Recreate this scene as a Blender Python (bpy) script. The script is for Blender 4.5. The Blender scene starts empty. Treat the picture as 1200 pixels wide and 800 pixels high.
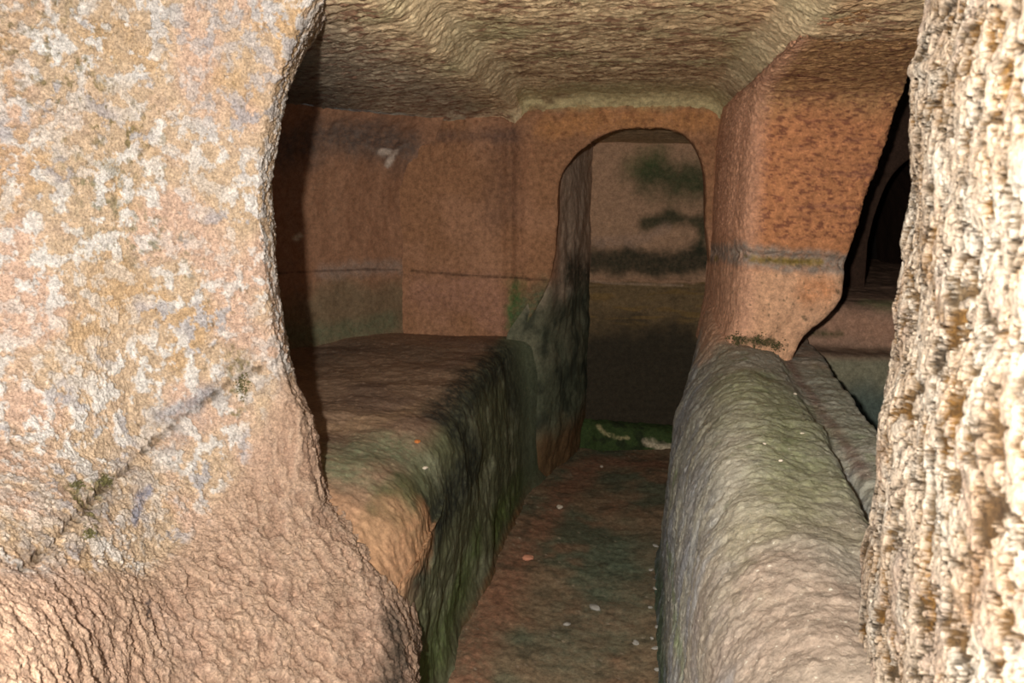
import bpy, math, random
import numpy as np
from mathutils import Matrix, Vector

# ------------------------------------------------------------------ camera
FPX, CX, CY = 933.0, 600.0, 400.0
PITCH = math.atan((400 - 235) / FPX)
YAW = math.atan((735 - 600) / FPX * math.cos(PITCH))
CAM = np.array([0.0, 0.0, 1.45])
R_ = np.array([math.cos(YAW), math.sin(YAW), 0.0])
F_ = np.array([-math.sin(YAW) * math.cos(PITCH), math.cos(YAW) * math.cos(PITCH), -math.sin(PITCH)])
U_ = np.cross(R_, F_)
scene = bpy.context.scene
COL = scene.collection
cd = bpy.data.cameras.new('camera')
cam = bpy.data.objects.new('camera', cd)
COL.objects.link(cam)
M = Matrix(((R_[0], U_[0], -F_[0], CAM[0]), (R_[1], U_[1], -F_[1], CAM[1]), (R_[2], U_[2], -F_[2], CAM[2]), (0, 0, 0, 1)))
cam.matrix_world = M
cd.sensor_width = 36.0
cd.lens = 36.0 * FPX / 1200.0
cd.clip_start = 0.02
cd.dof.use_dof = True
cd.dof.focus_distance = 1.8
cd.dof.aperture_fstop = 9.0
scene.camera = cam

# ------------------------------------------------------------------ world, flash, exposure
w = bpy.data.worlds.new('daylight')
scene.world = w
w.use_nodes = True
w.node_tree.nodes['Background'].inputs[0].default_value = (0.75, 0.88, 1.0, 1)
w.node_tree.nodes['Background'].inputs[1].default_value = 0.7
fl = bpy.data.lights.new('camera_flash', 'POINT')
fl.energy = 280.0
fl.color = (1.0, 0.965, 0.90)
fl.shadow_soft_size = 0.02
flo = bpy.data.objects.new('camera_flash', fl)
flo.location = Vector(CAM + R_ * (-0.13) + U_ * 0.05 + F_ * (-0.10))
COL.objects.link(flo)
scene.view_settings.view_transform = 'Standard'
scene.view_settings.look = 'None'
scene.view_settings.exposure = 0.0
scene.view_settings.gamma = 1.0
scene.view_settings.use_curve_mapping = False
scene.cycles.max_bounces = 8
scene.cycles.diffuse_bounces = 7


# ------------------------------------------------------------------ pixel <-> place helpers
def ray(px, py):
    return R_ * (px - CX) / FPX + U_ * (CY - py) / FPX + F_


def atY(px, py, Y):
    d = ray(px, py)
    return CAM + d * (Y / d[1])


def atZ(px, py, Z):
    d = ray(px, py)
    return CAM + d * ((Z - CAM[2]) / d[2])


def proj(P):
    q = P - CAM
    z = q @ F_
    z = np.where(z > 0.02, z, 0.02)
    return CX + FPX * (q @ R_) / z, CY - FPX * (q @ U_) / z


def lerp1(x, xs, ys):
    return np.interp(x, xs, ys)


# ------------------------------------------------------------------ noise
rng = np.random.default_rng(7)
PERM = rng.permutation(256).astype(np.int32)
PERM = np.concatenate([PERM, PERM, PERM])
GR = rng.normal(size=(256, 3)).astype(np.float32)
GR /= np.linalg.norm(GR, axis=1)[:, None]
RV = rng.random((256, 3)).astype(np.float32)


def perlin(p, seed=0):
    p = np.asarray(p, np.float32) + np.float32(seed * 17.31 + 100.0)
    i = np.floor(p).astype(np.int32)
    f = p - i
    i &= 255
    u = f * f * f * (f * (f * 6 - 15) + 10)
    out = 0
    for dx in (0, 1):
        wx = u[:, 0] if dx else 1 - u[:, 0]
        for dy in (0, 1):
            wy = u[:, 1] if dy else 1 - u[:, 1]
            h2 = PERM[PERM[(i[:, 0] + dx) & 255] + ((i[:, 1] + dy) & 255)]
            for dz in (0, 1):
                wz = u[:, 2] if dz else 1 - u[:, 2]
                g = GR[PERM[h2 + ((i[:, 2] + dz) & 255)]]
                out = out + wx * wy * wz * (g[:, 0] * (f[:, 0] - dx) + g[:, 1] * (f[:, 1] - dy) + g[:, 2] * (f[:, 2] - dz))
    return out * 1.6


def fbm(P, freq, octv=4, seed=0, sc=(1, 1, 1), gain=0.5):
    q = P * (np.array(sc) * freq)
    a, s, t = 1.0, 0, 0
    for k in range(octv):
        s = s + a * perlin(q * (2.03 ** k), seed + k * 3)
        t += a
        a *= gain
    return s / t


def worley(P, freq, seed=0):
    p = np.asarray(P * freq, np.float32) + 50 + seed * 11.7
    i = np.floor(p).astype(np.int32)
    f = p - i
    best = np.full(len(p), 9.0, np.float32)
    for dx in (-1, 0, 1):
        for dy in (-1, 0, 1):
            for dz in (-1, 0, 1):
                h = PERM[PERM[PERM[(i[:, 0] + dx) & 255] + ((i[:, 1] + dy) & 255)] + ((i[:, 2] + dz) & 255)]
                r = RV[h] + np.array([dx, dy, dz], np.float32) - f
                best = np.minimum(best, (r * r).sum(1))
    return np.sqrt(best)


def ss(x, a, b):
    t = np.clip((x - a) / (b - a), 0, 1)
    return t * t * (3 - 2 * t)


# ------------------------------------------------------------------ colour helpers
def c(r, g, b):
    v = np.array([r, g, b], float) / 255
    return np.where(v <= 0.04045, v / 12.92, ((v + 0.055) / 1.055) ** 2.4)


def mix(A, B, m):
    m = np.clip(m, 0, 1)[:, None]
    return A * (1 - m) + B * m


def full(P, col):
    return np.tile(np.asarray(col)[None, :], (len(P), 1))


def segdist(P, pts):
    best = np.full(len(P), 1e9)
    if len(pts) == 1:
        return np.linalg.norm(P - pts[0], axis=1)
    for a, b in zip(pts[:-1], pts[1:]):
        ab = b - a
        t = np.clip(((P - a) @ ab) / (ab @ ab + 1e-12), 0, 1)
        best = np.minimum(best, np.linalg.norm(P - (a + t[:, None] * ab), axis=1))
    return best


# ------------------------------------------------------------------ surfaces
def cr_matrix(n, t):
    W = np.zeros((len(t), n))
    for k, x in enumerate(t):
        i = min(int(x), n - 2)
        f = x - i
        w4 = [-.5 * f + f * f - .5 * f ** 3, 1 - 2.5 * f * f + 1.5 * f ** 3, .5 * f + 2 * f * f - 1.5 * f ** 3, -.5 * f * f + .5 * f ** 3]
        for j, wt in zip((i - 1, i, i + 1, i + 2), w4):
            if j < 0:
                W[k, 0] += 2 * wt; W[k, 1] -= wt
            elif j > n - 1:
                W[k, n - 1] += 2 * wt; W[k, n - 2] -= wt
            else:
                W[k, j] += wt
    return W


def params(net, axis, n):
    d = np.diff(net, axis=axis)
    L = np.linalg.norm(d, axis=2)
    m = (np.take(net, range(1, net.shape[axis]), axis) + np.take(net, range(net.shape[axis] - 1), axis)) / 2
    L = L / np.maximum(np.linalg.norm(m - CAM, axis=2), 0.35)
    px, py = proj(m)
    off = (px < -60) | (px > 1260) | (py < -60) | (py > 860)
    L = np.where(off, L * 0.25, L)
    wt = L.max(axis=1 - axis) * .5 + L.mean(axis=1 - axis) * .5
    cum = np.concatenate([[0], np.cumsum(wt)])
    return np.interp(np.linspace(0, cum[-1], n), cum, np.arange(len(cum)))


class Surf:
    """a rock face: a net of control points made into a dense, displaced, coloured mesh"""

    def __init__(s, net, nr, nc, inside):
        net = np.array(net, float)
        s.nr, s.nc = nr, nc
        A = cr_matrix(net.shape[0], params(net, 0, nr))
        B = cr_matrix(net.shape[1], params(net, 1, nc))
        G = np.einsum('ri,ijk,cj->rck', A, net, B)
        s.setgrid(G, inside)

    def setgrid(s, G, inside):
        s.G = G
        s.nr, s.nc = G.shape[:2]
        s.P = G.reshape(-1, 3).copy()
        N = np.cross(np.gradient(G, axis=0), np.gradient(G, axis=1)).reshape(-1, 3)
        N /= np.linalg.norm(N, axis=1)[:, None] + 1e-12
        ins = np.array(inside, float)
        s.flip = ((ins - s.P) * N).sum(1).mean() < 0
        if s.flip:
            N = -N
        s.N = N
        s.px, s.py = proj(s.P)
        s.h = np.zeros(len(s.P))

    def hit(s, px, py):
        """the spot of this rock face that the photograph shows at px, py"""
        d = (s.px - px) ** 2 + (s.py - py) ** 2
        near = np.argsort(d)[:12]
        k = near[np.argmin(np.linalg.norm(s.P[near] - CAM, axis=1))]
        return s.P[k]

    def stain(s, pts, r, soft=0.6, nz=0.6, fr=14, seed=0, brk=.4):
        """mask along a line of spots; r in metres"""
        q = [s.hit(*p[:2]) for p in pts]
        d = segdist(s.P, q)
        d = d + r * nz * fbm(s.P, fr, 4, 40 + seed, gain=.6)
        m = 1 - ss(d, r * (1 - soft), r * (1 + soft))
        k = np.where(m > .001)[0]
        if brk and len(k):
            m[k] *= 1 - brk + brk * ss(fbm(s.P[k], max(fr * 2.2, 45), 3, 60 + seed, gain=.75), -.32, .22)
        return m

    def displace(s, h):
        s.h = s.h + h
        s.D = s.P + s.N * s.h[:, None]

    def mesh(s, name, mat, color, parent=None, smooth=True):
        P = getattr(s, 'D', s.P)
        me = bpy.data.meshes.new(name)
        nr, nc = s.nr, s.nc
        idx = np.arange(nr * nc, dtype=np.int32).reshape(nr, nc)
        q = np.stack([idx[:-1, :-1], idx[1:, :-1], idx[1:, 1:], idx[:-1, 1:]], -1).reshape(-1, 4)
        if s.flip:
            q = q[:, ::-1]
        me.vertices.add(len(P)); me.vertices.foreach_set('co', P.astype(np.float32).ravel())
        me.loops.add(q.size); me.loops.foreach_set('vertex_index', q.ravel())
        me.polygons.add(len(q)); me.polygons.foreach_set('loop_start', np.arange(0, q.size, 4, dtype=np.int32))
        me.update(calc_edges=True)
        me.polygons.foreach_set('use_smooth', np.ones(len(q), bool))
        at = me.attributes.new('Col', 'FLOAT_COLOR', 'POINT')
        rgba = np.ones((len(P), 4), np.float32)
        rgba[:, :3] = np.clip(color, 0, 1)
        at.data.foreach_set('color', rgba.ravel())
        me.materials.append(mat)
        o = bpy.data.objects.new(name, me)
        COL.objects.link(o)
        if parent:
            o.parent = parent
        return o


def tag(o, label, cat, group=None, kind=None):
    o['label'] = label
    o['category'] = cat
    if group: o['group'] = group
    if kind: o['kind'] = kind
    return o


# ------------------------------------------------------------------ materials
def rock_mat(name, fine=160.0, bump=0.5, dist=0.003, var=0.35, rough=0.9, speck=None, grain=.25, spec=.15):
    m = bpy.data.materials.new(name)
    m.use_nodes = True
    nt = m.node_tree
    N, L = nt.nodes, nt.links
    b = N['Principled BSDF']
    b.inputs['Roughness'].default_value = rough
    b.inputs['Specular IOR Level'].default_value = spec
    at = N.new('ShaderNodeAttribute'); at.attribute_name = 'Col'
    tc = N.new('ShaderNodeTexCoord')
    n1 = N.new('ShaderNodeTexNoise'); n1.inputs['Scale'].default_value = fine * .35; n1.inputs['Detail'].default_value = 6; n1.inputs['Roughness'].default_value = .65
    n2 = N.new('ShaderNodeTexNoise'); n2.inputs['Scale'].default_value = fine; n2.inputs['Detail'].default_value = 5; n2.inputs['Roughness'].default_value = .7
    L.new(tc.outputs['Object'], n1.inputs['Vector']); L.new(tc.outputs['Object'], n2.inputs['Vector'])
    r = N.new('ShaderNodeMapRange')
    r.inputs['From Min'].default_value = .3; r.inputs['From Max'].default_value = .7
    r.inputs['To Min'].default_value = 1 - var; r.inputs['To Max'].default_value = 1 + var
    L.new(n1.outputs['Fac'], r.inputs['Value'])
    v = N.new('ShaderNodeVectorMath'); v.operation = 'SCALE'
    L.new(at.outputs['Color'], v.inputs[0]); L.new(r.outputs['Result'], v.inputs['Scale'])
    r2 = N.new('ShaderNodeMapRange')
    r2.inputs['From Min'].default_value = .32; r2.inputs['From Max'].default_value = .68
    r2.inputs['To Min'].default_value = 1 - grain; r2.inputs['To Max'].default_value = 1 + grain * .7
    L.new(n2.outputs['Fac'], r2.inputs['Value'])
    v2 = N.new('ShaderNodeVectorMath'); v2.operation = 'SCALE'
    L.new(v.outputs['Vector'], v2.inputs[0]); L.new(r2.outputs['Result'], v2.inputs['Scale'])
    out = v2.outputs['Vector']
    if speck:
        n3 = N.new('ShaderNodeTexNoise'); n3.inputs['Scale'].default_value = fine * .7; n3.inputs['Detail'].default_value = 3
        L.new(tc.outputs['Object'], n3.inputs['Vector'])
        r3 = N.new('ShaderNodeMapRange'); r3.inputs['From Min'].default_value = .67; r3.inputs['From Max'].default_value = .73
        L.new(n3.outputs['Fac'], r3.inputs['Value'])
        mx = N.new('ShaderNodeMix'); mx.data_type = 'RGBA'
        L.new(r3.outputs['Result'], mx.inputs['Factor']); L.new(out, mx.inputs['A'])
        mx.inputs['B'].default_value = (*speck, 1)
        out = mx.outputs['Result']
    L.new(out, b.inputs['Base Color'])
    bp = N.new('ShaderNodeBump'); bp.inputs['Strength'].default_value = bump; bp.inputs['Distance'].default_value = dist
    L.new(n2.outputs['Fac'], bp.inputs['Height']); L.new(bp.outputs['Normal'], b.inputs['Normal'])
    return m


M_crust = rock_mat('crusted_sandstone', 200, 1.0, .007, .30, grain=.42)
M_near = rock_mat('rough_lichen_rock', 200, 1.0, .006, .30, grain=.42)
M_cave = rock_mat('chiselled_rock', 130, .8, .005, .34)
M_smooth = rock_mat('worn_damp_rock', 130, .40, .003, .28, .85)
M_floor = rock_mat('earthen_floor', 140, .7, .004, .45, .85)
M_grey = rock_mat('weathered_grey_rock', 170, .75, .004, .28, speck=tuple(c(172, 166, 150)))

# ================================================================== SETTING
# ---- floor
xs = [-1.2, -.8, -.5, -.25, 0, .25, .5, .9]
ys = [-.6, .3, .9, 1.5, 2.1, 2.7, 3.3, 3.9, 4.4, 4.9]
net = [[(x, y, 0.0 + .03 * ss(abs(x + .15), .2, .5)) for x in xs] for y in ys]
S = Surf(net, 380, 240, (0, 2, 2))
P = S.P
S.displace(fbm(P, 3.2, 4, 1) * .018 + fbm(P, 22, 4, 2) * .006 + np.maximum(fbm(P, 60, 2, 5) - .25, 0) * .012)
C = full(P, c(132, 110, 86))
C = mix(C, full(P, c(92, 98, 78)), ss(fbm(P, 2.4, 4, 3), -.15, .25) * .85)
C = mix(C, full(P, c(142, 104, 80)), ss(fbm(P, 4, 4, 9), .1, .35) * .6)
C = mix(C, full(P, c(142, 102, 80)), S.stain([(545, 800), (575, 710), (610, 640), (660, 575), (700, 535), (790, 545)], .07, .8, .8) * .85)
C = mix(C, full(P, c(92, 108, 90)), S.stain([(670, 760), (720, 690), (730, 640)], .16, .9, .9) * .5)
C = mix(C, full(P, c(84, 78, 62)), ss(fbm(P, 9, 4, 13), .12, .4) * .55)
C = mix(C, full(P, c(178, 160, 138)), ss(fbm(P, 75, 2, 31), .50, .60) * .7)
tag(S.mesh('floor', M_floor, C), 'dark red-brown earthen floor of the narrow sunken passage with green damp patches', 'floor', kind='structure')


# ---- chisel relief
def chisel(P, f=1.0, amp=.004, dirs=(.35, 1.4, 1.0), seed=0):
    warp = fbm(P, 3, 2, seed + 20)[:, None] * np.array([.05, .06, .05]) + fbm(P, 14, 2, seed + 21)[:, None] * np.array([.01, .012, .01])
    q = P + warp
    n = fbm(q, 26 * f, 2, seed, dirs, .5)
    return ((1 - np.abs(n) * 2.3) * .45 + np.minimum(fbm(q, 48 * f, 3, seed + 4, dirs, .65), .15) * 2.2) * amp


# ---- ceiling: raised middle panel, lower bays left and right
sx = [-1.95, -1.4, -1.0, -.75, -.60, -.54, -.485, -.43, -.2, .05, .30, .37, .43, .50, .62]
sz = [1.80, 1.835, 1.855, 1.868, 1.874, 1.882, 1.934, 1.941, 1.942, 1.942, 1.936, 1.918, 1.872, 1.866, 1.862]
ys = [.7, 1.15, 1.7, 2.3, 2.8, 3.2, 3.5, 3.7, 3.79, 3.86, 3.90]
net = []
for y in ys:
    row = []
    dz = lerp1(y, [.7, 3.5, 3.7, 3.79, 3.86, 3.9], [0, 0, -.01, -.025, -.075, -.13])
    xr = lerp1(y, [.7, 1.2, 1.7, 2.3, 2.7, 4], [.63, .64, .66, .74, .80, .85])
    wob = .012 * math.sin(y * 2.1)
    for x, z in zip(sx, sz):
        xx = x if x < .5 else .5 + (x - .5) / .12 * (xr - .5)
        if -.65 < x < -.35: xx += wob
        row.append((xx, y, z + dz * (1 if abs(x) < .6 else .4)))
    row.append((xr + .02, y, 1.885)); row.append((xr + .03, y, 1.95)); row.append((xr + .05, y, 2.15))
    net.append(row)
S = Surf(net, 360, 620, (0, 2, 1))
P = S.P
S.displace(-chisel(P, 1.0, .0046, (.60, 1.6, 1.2), 3) + fbm(P, 5, 3, 8) * .012 - np.maximum(fbm(P, 30, 3, 11, (.5, 1.6, 1)), 0) * .009)
hn = ss(chisel(P, 1.0, 1, (.42, 1.9, 1.2), 3), -.1, .9)
ridge = np.maximum(1 - ss(abs(P[:, 0] + .50 - .012 * np.sin(P[:, 1] * 2.1)), .02, .075), 1 - ss(abs(P[:, 0] - .40), .02, .07))
C = full(P, c(224, 194, 152))  # base lightened to make up for flash grazing the ceiling
C = mix(C, full(P, c(210, 160, 114)), ss(P[:, 0], -.1, .7) * .65 * ss(fbm(P, 3, 3, 51), -.4, .3))
C = mix(C, full(P, c(184, 176, 132)), ss(fbm(P, 3.1, 3, 21), .0, .3) * .6)
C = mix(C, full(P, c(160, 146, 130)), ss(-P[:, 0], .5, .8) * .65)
pit = ss(fbm(P, 30, 4, 17, (.5, 1.3, 1), .65), .03, .22) * (1 - .75 * ridge)
C = mix(C, full(P, c(128, 84, 64)), pit * .78)
C = mix(C, full(P, c(214, 192, 154)), ridge * .7)
C = mix(C, full(P, c(190, 176, 130)), ss(P[:, 1], 3.45, 3.72) * (P[:, 0] > -.5) * .8)
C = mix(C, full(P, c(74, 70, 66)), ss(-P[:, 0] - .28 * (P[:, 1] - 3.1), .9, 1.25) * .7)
C = mix(C, full(P, c(112, 70, 46)), ss(fbm(P, 6, 3, 61), .25, .45) * .5)
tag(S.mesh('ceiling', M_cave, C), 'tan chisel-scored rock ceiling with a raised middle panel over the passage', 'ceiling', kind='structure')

# ---- wall left: far side of the left burial bay
plan = [(-1.95, .9), (-1.95, 1.8), (-1.80, 2.6), (-1.60, 3.1), (-1.46, 3.4), (-1.28, 3.68), (-1.15, 3.86), (-1.085, 3.93), (-1.0, 3.945)]
zs = [.55, .72, .82, 1.0, 1.2, 1.45, 1.65, 1.76, 1.80, 1.84]
net = []
for z in zs:
    k = lerp1(z, [.55, .72, .82, 1.45, 1.7, 1.84], [0, .01, 0, .0, .05, .16])
    net.append([(x + k * .8, y - k * .7, z) for x, y in plan])
S = Surf(net, 330, 260, (-.4, 2, 1.3))
P = S.P
S.displace(fbm(P, 6, 4, 30) * .02 + fbm(P, 24, 4, 31, (1, 1, .6)) * .010 * ss(P[:, 2] + .5 * fbm(P, 3, 2, 7), 1.1, 1.4))
C = full(P, c(148, 108, 82))
C = mix(C, full(P, c(146, 112, 88)), ss(fbm(P, 30, 4, 33, (1, 1, .6)), .15, .4) * ss(-P[:, 0], 1.2, 1.4) * .7)
C = mix(C, full(P, c(98, 96, 74)), (1 - ss(P[:, 2] + .1 * fbm(P, 4, 3, 35), .98, 1.12)) * .6)
C = mix(C, full(P, c(142, 126, 114)), S.stain([(380, 322), (430, 316), (480, 316)], .035, .8, .9, 20) * .65)
C = mix(C, full(P, c(70, 52, 44)), S.stain([(325, 322), (380, 320), (430, 318), (478, 318)], .005, .8, 1.6, 14) * .8)
C = mix(C, full(P, c(84, 78, 74)), S.stain([(330, 170), (400, 160), (470, 175)], .09, .9, .9, 8) * .8)
C = mix(C, full(P, c(188, 170, 154)), S.stain([(448, 181), (464, 181), (456, 194)], .016, .5, .7, 30, brk=.2) * .9)
C = mix(C, full(P, c(150, 134, 122)), S.stain([(432, 172), (455, 186), (482, 168)], .010, .9, 1.0, 30) * .45)
C = mix(C, full(P, c(204, 186, 160)), S.stain([(348, 281), (354, 278)], .012, .6, .9, 50) * .9)
C = mix(C, full(P, c(140, 108, 90)), S.stain([(478, 200), (482, 385)], .018, .9, .6, 12) * .5)
C = mix(C, full(P, c(82, 104, 78)), S.stain([(340, 395), (420, 390), (460, 378)], .05, .9, .9, 9) * .5)
tag(S.mesh('wall_left', M_smooth, C), 'dim rusty brown rock wall behind the left bench with pale scars', 'wall', kind='structure')

# ---- far room behind the arch
zs = [-.05, .1, .3, .5, .62, .72, .82, 1.0, 1.2, 1.5, 1.72, 1.80]
net = []
for z in zs:
    up = ss(np.array(z), .80, 1.06)
    row = []
    for yl, xl, yu, xu in [(3.78, -.56, 3.875, -.43), (3.862, -.47, 3.882, -.375), (3.92, -.412, 3.93, -.345), (4.0, -.372, 4.0, -.325), (4.15, -.325, 4.15, -.29), (4.4, -.255, 4.4, -.245), (4.6, -.215, 4.6, -.215), (4.72, -.20, 4.72, -.20)]:
        x = xl * (1 - up) + xu * up
        y = yl * (1 - up) + yu * up
        if z < .3: x -= (.3 - z) * .10
        row.append((x, y, z))
    net.append(row)
S = Surf(net, 420, 130, (0.1, 4.2, 1))
P = S.P
S.displace((fbm(P, 5, 3, 70) * .020 + fbm(P, 22, 4, 71, (1, 1, .8)) * .005) * (.25 + .75 * ss(P[:, 1], 3.88, 4.1)))
C = full(P, c(178, 152, 130))  # wall tint raised because grazing flash leaves this side too dim
C = mix(C, full(P, c(54, 58, 46)), S.stain([(668, 315), (690, 330)], .10, .6, .9, 7) * .9)
C = mix(C, full(P, c(60, 64, 50)), S.stain([(640, 470), (690, 440), (690, 400)], .15, .8, .9, 7) * .85)
C = mix(C, full(P, c(176, 164, 148)), S.stain([(668, 345), (688, 360), (686, 380)], .05, .6, .8, 16) * .85)
C = mix(C, full(P, c(134, 140, 120)), S.stain([(640, 390), (660, 410), (670, 480), (690, 470)], .035, .9, 1.2, 14) * .7)
C = mix(C, full(P, c(100, 76, 40)), S.stain([(680, 505), (660, 530)], .07, .8, .8) * .8)
C = mix(C, full(P, c(84, 100, 54)), S.stain([(660, 500), (640, 540)], .06, .8, .8) * .6)
lowz = 1 - ss(P[:, 2] + .12 * fbm(P, 5, 3, 75), .88, 1.10)
C = mix(C, full(P, c(96, 102, 80)), lowz * .85)
C = mix(C, full(P, c(58, 62, 50)), lowz * ss(fbm(P, 6, 4, 76), -.1, .25) * .8)
C = mix(C, full(P, c(150, 106, 78)), (1 - ss(P[:, 1], 3.9, 4.05)) * ss(P[:, 2], 1.0, 1.1) * .9)
C = mix(C, full(P, c(122, 84, 50)), (1 - ss(P[:, 2] + .1 * fbm(P, 6, 3, 77), .15, .35)) * .7)
tag(S.mesh('wall_left', M_smooth, C), 'dark streaked side wall of the far chamber seen through the arch', 'wall', kind='structure')

BY = 4.68
xs = [-.32, -.2, 0, .2, .4, .62]
zs = [-.05, .1, .3, .5, .7, .85, .93, .965, .99, 1.03, 1.2, 1.5, 1.76, 1.86]
net = [[(x, BY + lerp1(z, [0, .85, .95, .975, 1.0, 1.2, 1.9], [-.02, 0, -.02, -.035, 0.01, .02, .0]) + .02 * math.sin(5 * x), z) for x in xs] for z in zs]
S = Surf(net, 420, 200, (0, 4, 1))
P = S.P
S.displace(fbm(P, 5, 4, 80) * .014 + fbm(P, 22, 4, 81, (.5, 1, 1.6)) * .007)
C = full(P, c(168, 132, 104))
low = 1 - ss(P[:, 2] + .02 * fbm(P, 7, 3, 82), .975, .99)
C = mix(C, full(P, c(112, 92, 64)), low * .95)
C = mix(C, full(P, c(46, 42, 34)), low * (1 - ss(P[:, 2] + .2 * fbm(P, 6, 4, 83), .60, .92)) * .9)
C = mix(C, full(P, c(122, 96, 58)), low * ss(fbm(P, 16, 3, 84, (.3, 1, 2)), .05, .3) * ss(P[:, 2], .68, .8) * .8)
C = mix(C, full(P, c(46, 62, 36)), S.stain([(760, 205), (800, 210), (830, 220)], .10, .9, 1.0, 7, brk=.1) * .9)
C = mix(C, full(P, c(64, 84, 44)), S.stain([(745, 190), (770, 180)], .07, .9, .8, 9) * .4)
C = mix(C, full(P, c(44, 52, 34)), S.stain([(760, 262), (790, 256), (830, 262), (820, 290)], .04, .9, 1.1, 9, brk=.1) * .9)
C = mix(C, full(P, c(40, 44, 32)), S.stain([(700, 305), (740, 308), (780, 312), (830, 305)], .075, .6, .9, 8, brk=.1) * .92 * (1 - low))
C = mix(C, full(P, c(160, 134, 112)), S.stain([(690, 328), (720, 330), (760, 332), (800, 333)], .009, .5, .6, 30) * .7)
C = mix(C, full(P, c(158, 132, 116)), S.stain([(700, 285), (750, 284), (780, 268)], .03, .9, 1.2, 14) * .45)
tag(S.mesh('wall_back', M_smooth, C), 'end wall of the far chamber, brown above and black with damp below a pale ledge', 'wall', kind='structure')

net = [[(.44 + .1 * (y - 3.9), y, z) for y in (3.9, 4.2, 4.5, 4.75)] for z in (-.05, .5, 1.0, 1.5, 1.86)]
S = Surf(net, 60, 30, (0, 4.2, 1)); S.displace(fbm(S.P, 8, 3, 6) * .012)
tag(S.mesh('wall_right', M_smooth, full(S.P, c(70, 62, 48))), 'dark side wall of the far chamber hidden behind the pillar', 'wall', kind='structure')
net = [[(x, y, lerp1(y, [3.85, 4.3, 4.7], [1.825, 1.80, 1.76]) + .01 * math.cos(4 * x)) for x in (-.45, -.1, .2, .45, .7)] for y in (3.9, 4.1, 4.4, 4.6, 4.75)]
S = Surf(net, 80, 180, (0, 4.2, 1)); S.displace(fbm(S.P, 14, 4, 66, (.5, 1.5, 1)) * .010)
tag(S.mesh('ceiling', M_cave, full(S.P, c(176, 146, 112))), 'dim low rock ceiling of the far chamber behind the arch', 'ceiling', kind='structure')

# ---- partition with the arched doorway
PY = 3.85
arch_px = [(652, 262), (653, 225), (657, 203), (668, 187), (684, 172), (703, 160), (725, 152), (750, 149), (775, 149), (797, 155), (812, 168), (822, 187), (827, 212), (828, 262)]
ap = [atY(x, y, PY) for x, y in arch_px]
lo = [(-.53, PY, 0), (-.53, PY, .3), (-.53, PY, .6), (-.50, PY, .82), (-.375, PY, 1.05)]
ap = [np.array(p) for p in lo] + ap[0:] + [np.array((.40, PY, z)) for z in (1.1, .85, .6, .3, 0)]
outer = []
for i, p in enumerate(ap):
    x, z = p[0], p[2]
    if i < 5: outer.append((-1.12, z))
    elif i >= len(ap) - 5: outer.append((.56, z))
    else:
        t = (i - 5) / (len(ap) - 11)
        pts = [(-1.12, 1.36), (-1.12, 1.93), (-.5, 1.93), (.0, 1.93), (.35, 1.93), (.56, 1.93), (.56, 1.36)]
        outer.append((np.interp(t, [0, .22, .35, .5, .65, .8, 1], [q[0] for q in pts]), np.interp(t, [0, .22, .35, .5, .65, .8, 1], [q[1] for q in pts])))
rings = []
for f in (0, .12, .3, .5, .7, .85, .95):
    rings.append([((1 - f) * o[0] + f * p[0], PY + .085 * max(0, (-((1 - f) * o[0] + f * p[0]) - .62)) * 1.6 * 0 - .0, (1 - f) * o[1] + f * p[2]) for o, p in zip(outer, ap)])
rings.append([(p[0], PY + .006, p[2]) for p in ap])
cen = np.array([0, PY, 1.3])
rings.append([(p[0] + (0.004 if p[0] < 0 else -.004), PY + .03, p[2] + .0) for p in ap])
rings.append([(p[0], PY + .13, p[2] + .012) for p in ap])
rings.append([(p[0] * 1.08, PY + .16, p[2] + .05) for p in ap])
net = np.array(rings, float)
# groove and rounded pilaster left of the arch, wall turning back towards the bay
for r in range(net.shape[0] - 4):
    x = net[r, :, 0]
    net[r, :, 1] += .05 * ss(-x, .60, 1.1) + .022 * np.exp(-((x + .55) / .05) ** 2)
S = Surf(net, 300, 620, (0, 1, 1.3))
P = S.P
S.displace((fbm(P, 6, 3, 90) * .012 + fbm(P, 22, 3, 91) * .005 - chisel(P, 1.2, .003, (1, 1, 1.3), 6) * ss(P[:, 2], 1.5, 1.7)) * ss(P[:, 1] * -1, -3.93, -3.87))
S.displace((-.024 * np.exp(-((P[:, 0] + .565) / .028) ** 2) + .014 * np.exp(-((P[:, 0] + .47) / .04) ** 2)))
crack = S.stain([(480, 318), (540, 322), (600, 327), (640, 329)], .006, .6, .4, 20)
S.displace(-crack * .006 + .008 * (1 - ss(P[:, 2], 1.03, 1.06)) * 0)
C = full(P, c(150, 108, 78))
C = mix(C, full(P, c(172, 128, 100)), ss(fbm(P, 3, 3, 92), -.1, .3) * .5)
C = mix(C, full(P, c(168, 146, 104)), ss(P[:, 2] + .03 * fbm(P, 8, 3, 3), 1.85, 1.89) * .9)
C = mix(C, full(P, c(192, 134, 82)), S.stain([(640, 150), (700, 140), (830, 140)], .05, .7, .9, 15) * .6)
C = mix(C, full(P, c(112, 70, 48)), ss(fbm(P, 40, 3, 95), .15, .35) * .45 * ss(P[:, 2], 1.5, 1.7))
C = mix(C, full(P, c(166, 122, 102)), S.stain([(500, 345), (560, 345), (580, 375)], .10, .6, .8, 8) * .6)
C = mix(C, full(P, c(180, 128, 96)), S.stain([(612, 170), (612, 300)], .04, .9, .7, 8) * .35)
C = mix(C, full(P, c(104, 76, 62)), S.stain([(590, 165), (585, 250)], .09, .9, .7, 8) * .5)
C = mix(C, full(P, c(62, 100, 54)), S.stain([(604, 338), (603, 360), (606, 385)], .045, .8, 1.3, 11) * .9)
C = mix(C, full(P, c(84, 92, 68)), S.stain([(640, 345), (640, 380), (618, 382)], .07, .7, .7, 14) * .9)
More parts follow.
